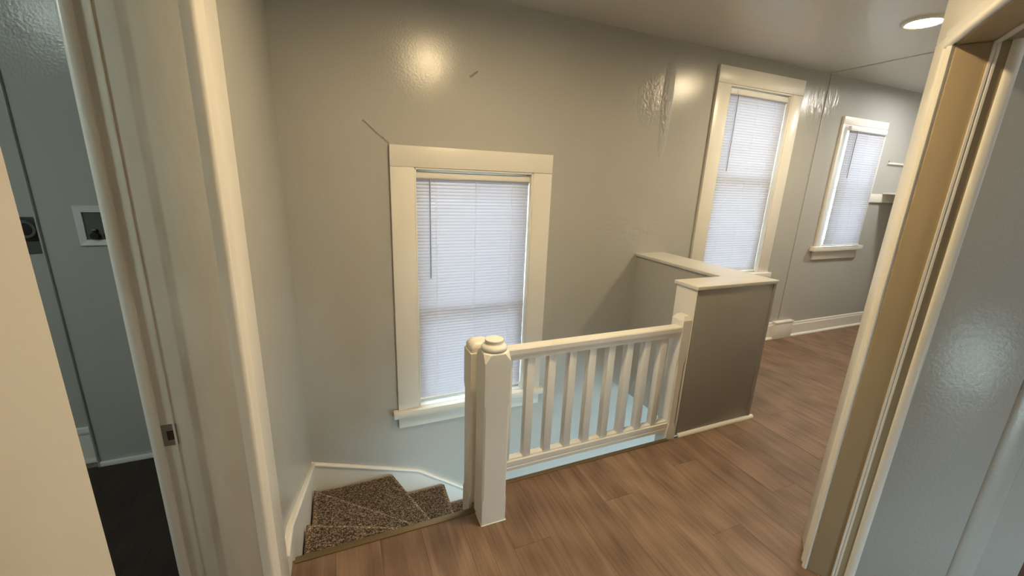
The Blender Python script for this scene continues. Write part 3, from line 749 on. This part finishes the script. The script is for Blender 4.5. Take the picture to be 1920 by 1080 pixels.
# half post against the half wall
bm = bmesh.new()
hpx, hpy = HX0 - 0.040, 1.732
def rr_ring(z, hx, hy, c_):
    return [(hpx + sx * a, hpy + sy * b, z) for sx, sy, a, b in ((1, -1, hx, hy - c_), (1, 1, hx, hy - c_), (1, 1, hx - c_, hy), (-1, 1, hx - c_, hy), (-1, 1, hx, hy - c_), (-1, -1, hx, hy - c_), (-1, -1, hx - c_, hy), (1, -1, hx - c_, hy))]
rings(bm, [rr_ring(z, a, b, c_) for z, a, b, c_ in ((-0.20, 0.034, 0.046, 0.001), (0.06, 0.034, 0.046, 0.001), (0.10, 0.031, 0.043, 0.010), (0.50, 0.031, 0.043, 0.010), (0.56, 0.034, 0.046, 0.001), (0.785, 0.034, 0.046, 0.001), (0.812, 0.018, 0.030, 0.001))])
obj('wall_post', bm, M_TRIM, rail)

# ------------------------------------------------------------------ ceiling lights
def downlight(x, y, label, col=LAMP_COL, strength=LAMP_STR):
    root = empty('ceiling_light', label, 'ceiling light', 'round downlights in the ceiling')
    root.location = (x, y, ZC)
    bm = bmesh.new()
    R = [circ(0, 0, z, r, 40) for z, r in ((0.0, 0.115), (-0.008, 0.114), (-0.014, 0.108), (-0.016, 0.096), (-0.012, 0.086), (-0.004, 0.085), (0.0, 0.085))]
    rings(bm, R, cap=False)
    obj('trim_ring', bm, M_TRIM, root, smooth=True, angle=60)
    bm = bmesh.new(); rings(bm, [circ(0, 0, z, r, 40) for z, r in ((-0.002, 0.085), (-0.008, 0.084), (-0.010, 0.07))])
    obj('lens', bm, emit_mat('lamp_lens', col, strength), root)
downlight(0.84, 1.29, 'round warm downlight in the ceiling above the newel post')
downlight(3.47, 1.70, 'round warm downlight in the ceiling beside the cream door frame', (1.0, 0.81, 0.51), LAMP_STR * 0.88)
downlight(5.28, 1.97, 'round downlight in the ceiling before the narrow window', (1.0, 0.98, 0.91), LAMP_STR * 0.72)
downlight(0.15, -2.0, 'round warm downlight in the ceiling behind the viewer', LAMP_COL, LAMP_STR * 0.6)
downlight(2.40, -0.75, 'added neutral fill light in the unseen side room ceiling', (1.0, 0.95, 0.86), LAMP_STR * 0.45)  # added out of view to brighten the grey partition
downlight(-1.80, 0.65, 'round dim downlight in the laundry ceiling', (0.85, 1.0, 0.92), LAMP_STR * 0.6)

# ------------------------------------------------------------------ things on the walls
bx_ = empty('washer_valve_box', 'white recessed valve box on the laundry wall', 'valve box')
bx_.location = (-1.036, 2.52, 1.265)
def ring_frame(bm, ax, az, bx2, bz, y0, y1):
    o_ = [(-ax, -az), (ax, -az), (ax, az), (-ax, az)]; i_ = [(-bx2, -bz), (bx2, -bz), (bx2, bz), (-bx2, bz)]
    A = [bm.verts.new((x, 0, z)) for x, z in o_]; B = [bm.verts.new((x * 0.97, y0, z * 0.97)) for x, z in o_]
    C = [bm.verts.new((x, y0 * 0.6, z)) for x, z in i_]; D = [bm.verts.new((x, y1, z)) for x, z in i_]
    for P_, Q_ in ((A, B), (B, C), (C, D)):
        for i in range(4): bm.faces.new((P_[i], P_[(i + 1) % 4], Q_[(i + 1) % 4], Q_[i]))
bm = bmesh.new(); ring_frame(bm, 0.084, 0.093, 0.056, 0.064, -0.012, -0.001); obj('frame', bm, M_PLASTIC, bx_)
part('box_back', bx_, M_SOCK, [(-0.056, 0.056, -0.0012, -0.0004, -0.064, 0.064)])
for xx in (-0.022, 0.028):
    bm = bmesh.new(); tube(bm, (xx, -0.001, -0.045), (xx, -0.022, -0.045), 0.016, 14); tube(bm, (xx, -0.012, -0.05), (xx, -0.012, -0.02), 0.007, 10)
    v_ = obj('valve', bm, M_BLACK, bx_, smooth=True)
    bm = bmesh.new(); tube(bm, (xx, -0.012, -0.02), (xx, -0.012, -0.012), 0.009, 10); obj('valve_nut', bm, M_STEEL, v_, smooth=True)
ds = empty('dryer_socket', 'black round dryer socket in the laundry recess', 'power socket')
ds.location = (-1.325, 2.59, 1.245)
part('cover_plate', ds, M_SOCK, [(-0.055, 0.052, -0.006, 0, -0.115, 0.055)], 0.002)
part('housing', ds, M_BLACK, [(-0.055, 0.052, -0.012, -0.006, -0.055, 0.055)], 0.002)
bm = bmesh.new()
rings(bm, [[(x, -0.012 - dz, z) for x, z, _ in [(a, b, 0) for a, b, _ in circ(0, 0, 0, r, 24)]] for dz, r in ((0.0, 0.042), (0.012, 0.040), (0.012, 0.030), (0.002, 0.028))], cap=False)
obj('socket_ring', bm, M_SOCK, ds, smooth=True, angle=40)
for xx, zz in ((-0.012, 0.0), (0.012, 0.0), (0.0, -0.014)):
    part('slot', ds, M_HOLE, [(xx - 0.002, xx + 0.002, -0.0128, -0.0122, zz - 0.006, zz + 0.006)])

shelf = empty('wall_shelf', 'pale wooden wall shelf in the far corner beside the narrow window', 'shelf')
part('board', shelf, M_TRIM, [(5.565, 6.598, 1.35, YB - 0.021, 1.552, 1.57)], 0.002)
part('cleat', shelf, M_TRIM, [(5.352, 6.598, YB - 0.02, YB - 0.0005, 1.46, 1.551)], 0.003)
rodr = empty('wall_cleat', 'short pale wooden cleat on the wall above the shelf', 'wall cleat')
part('strip', rodr, M_TRIM, [(5.545, 6.2, YB - 0.022, YB - 0.0005, 1.868, 1.888)], 0.003)
part('peg', rodr, M_STEEL, [(5.555, 5.565, YB - 0.012, YB - 0.0005, 1.8885, 1.905)], 0.001)
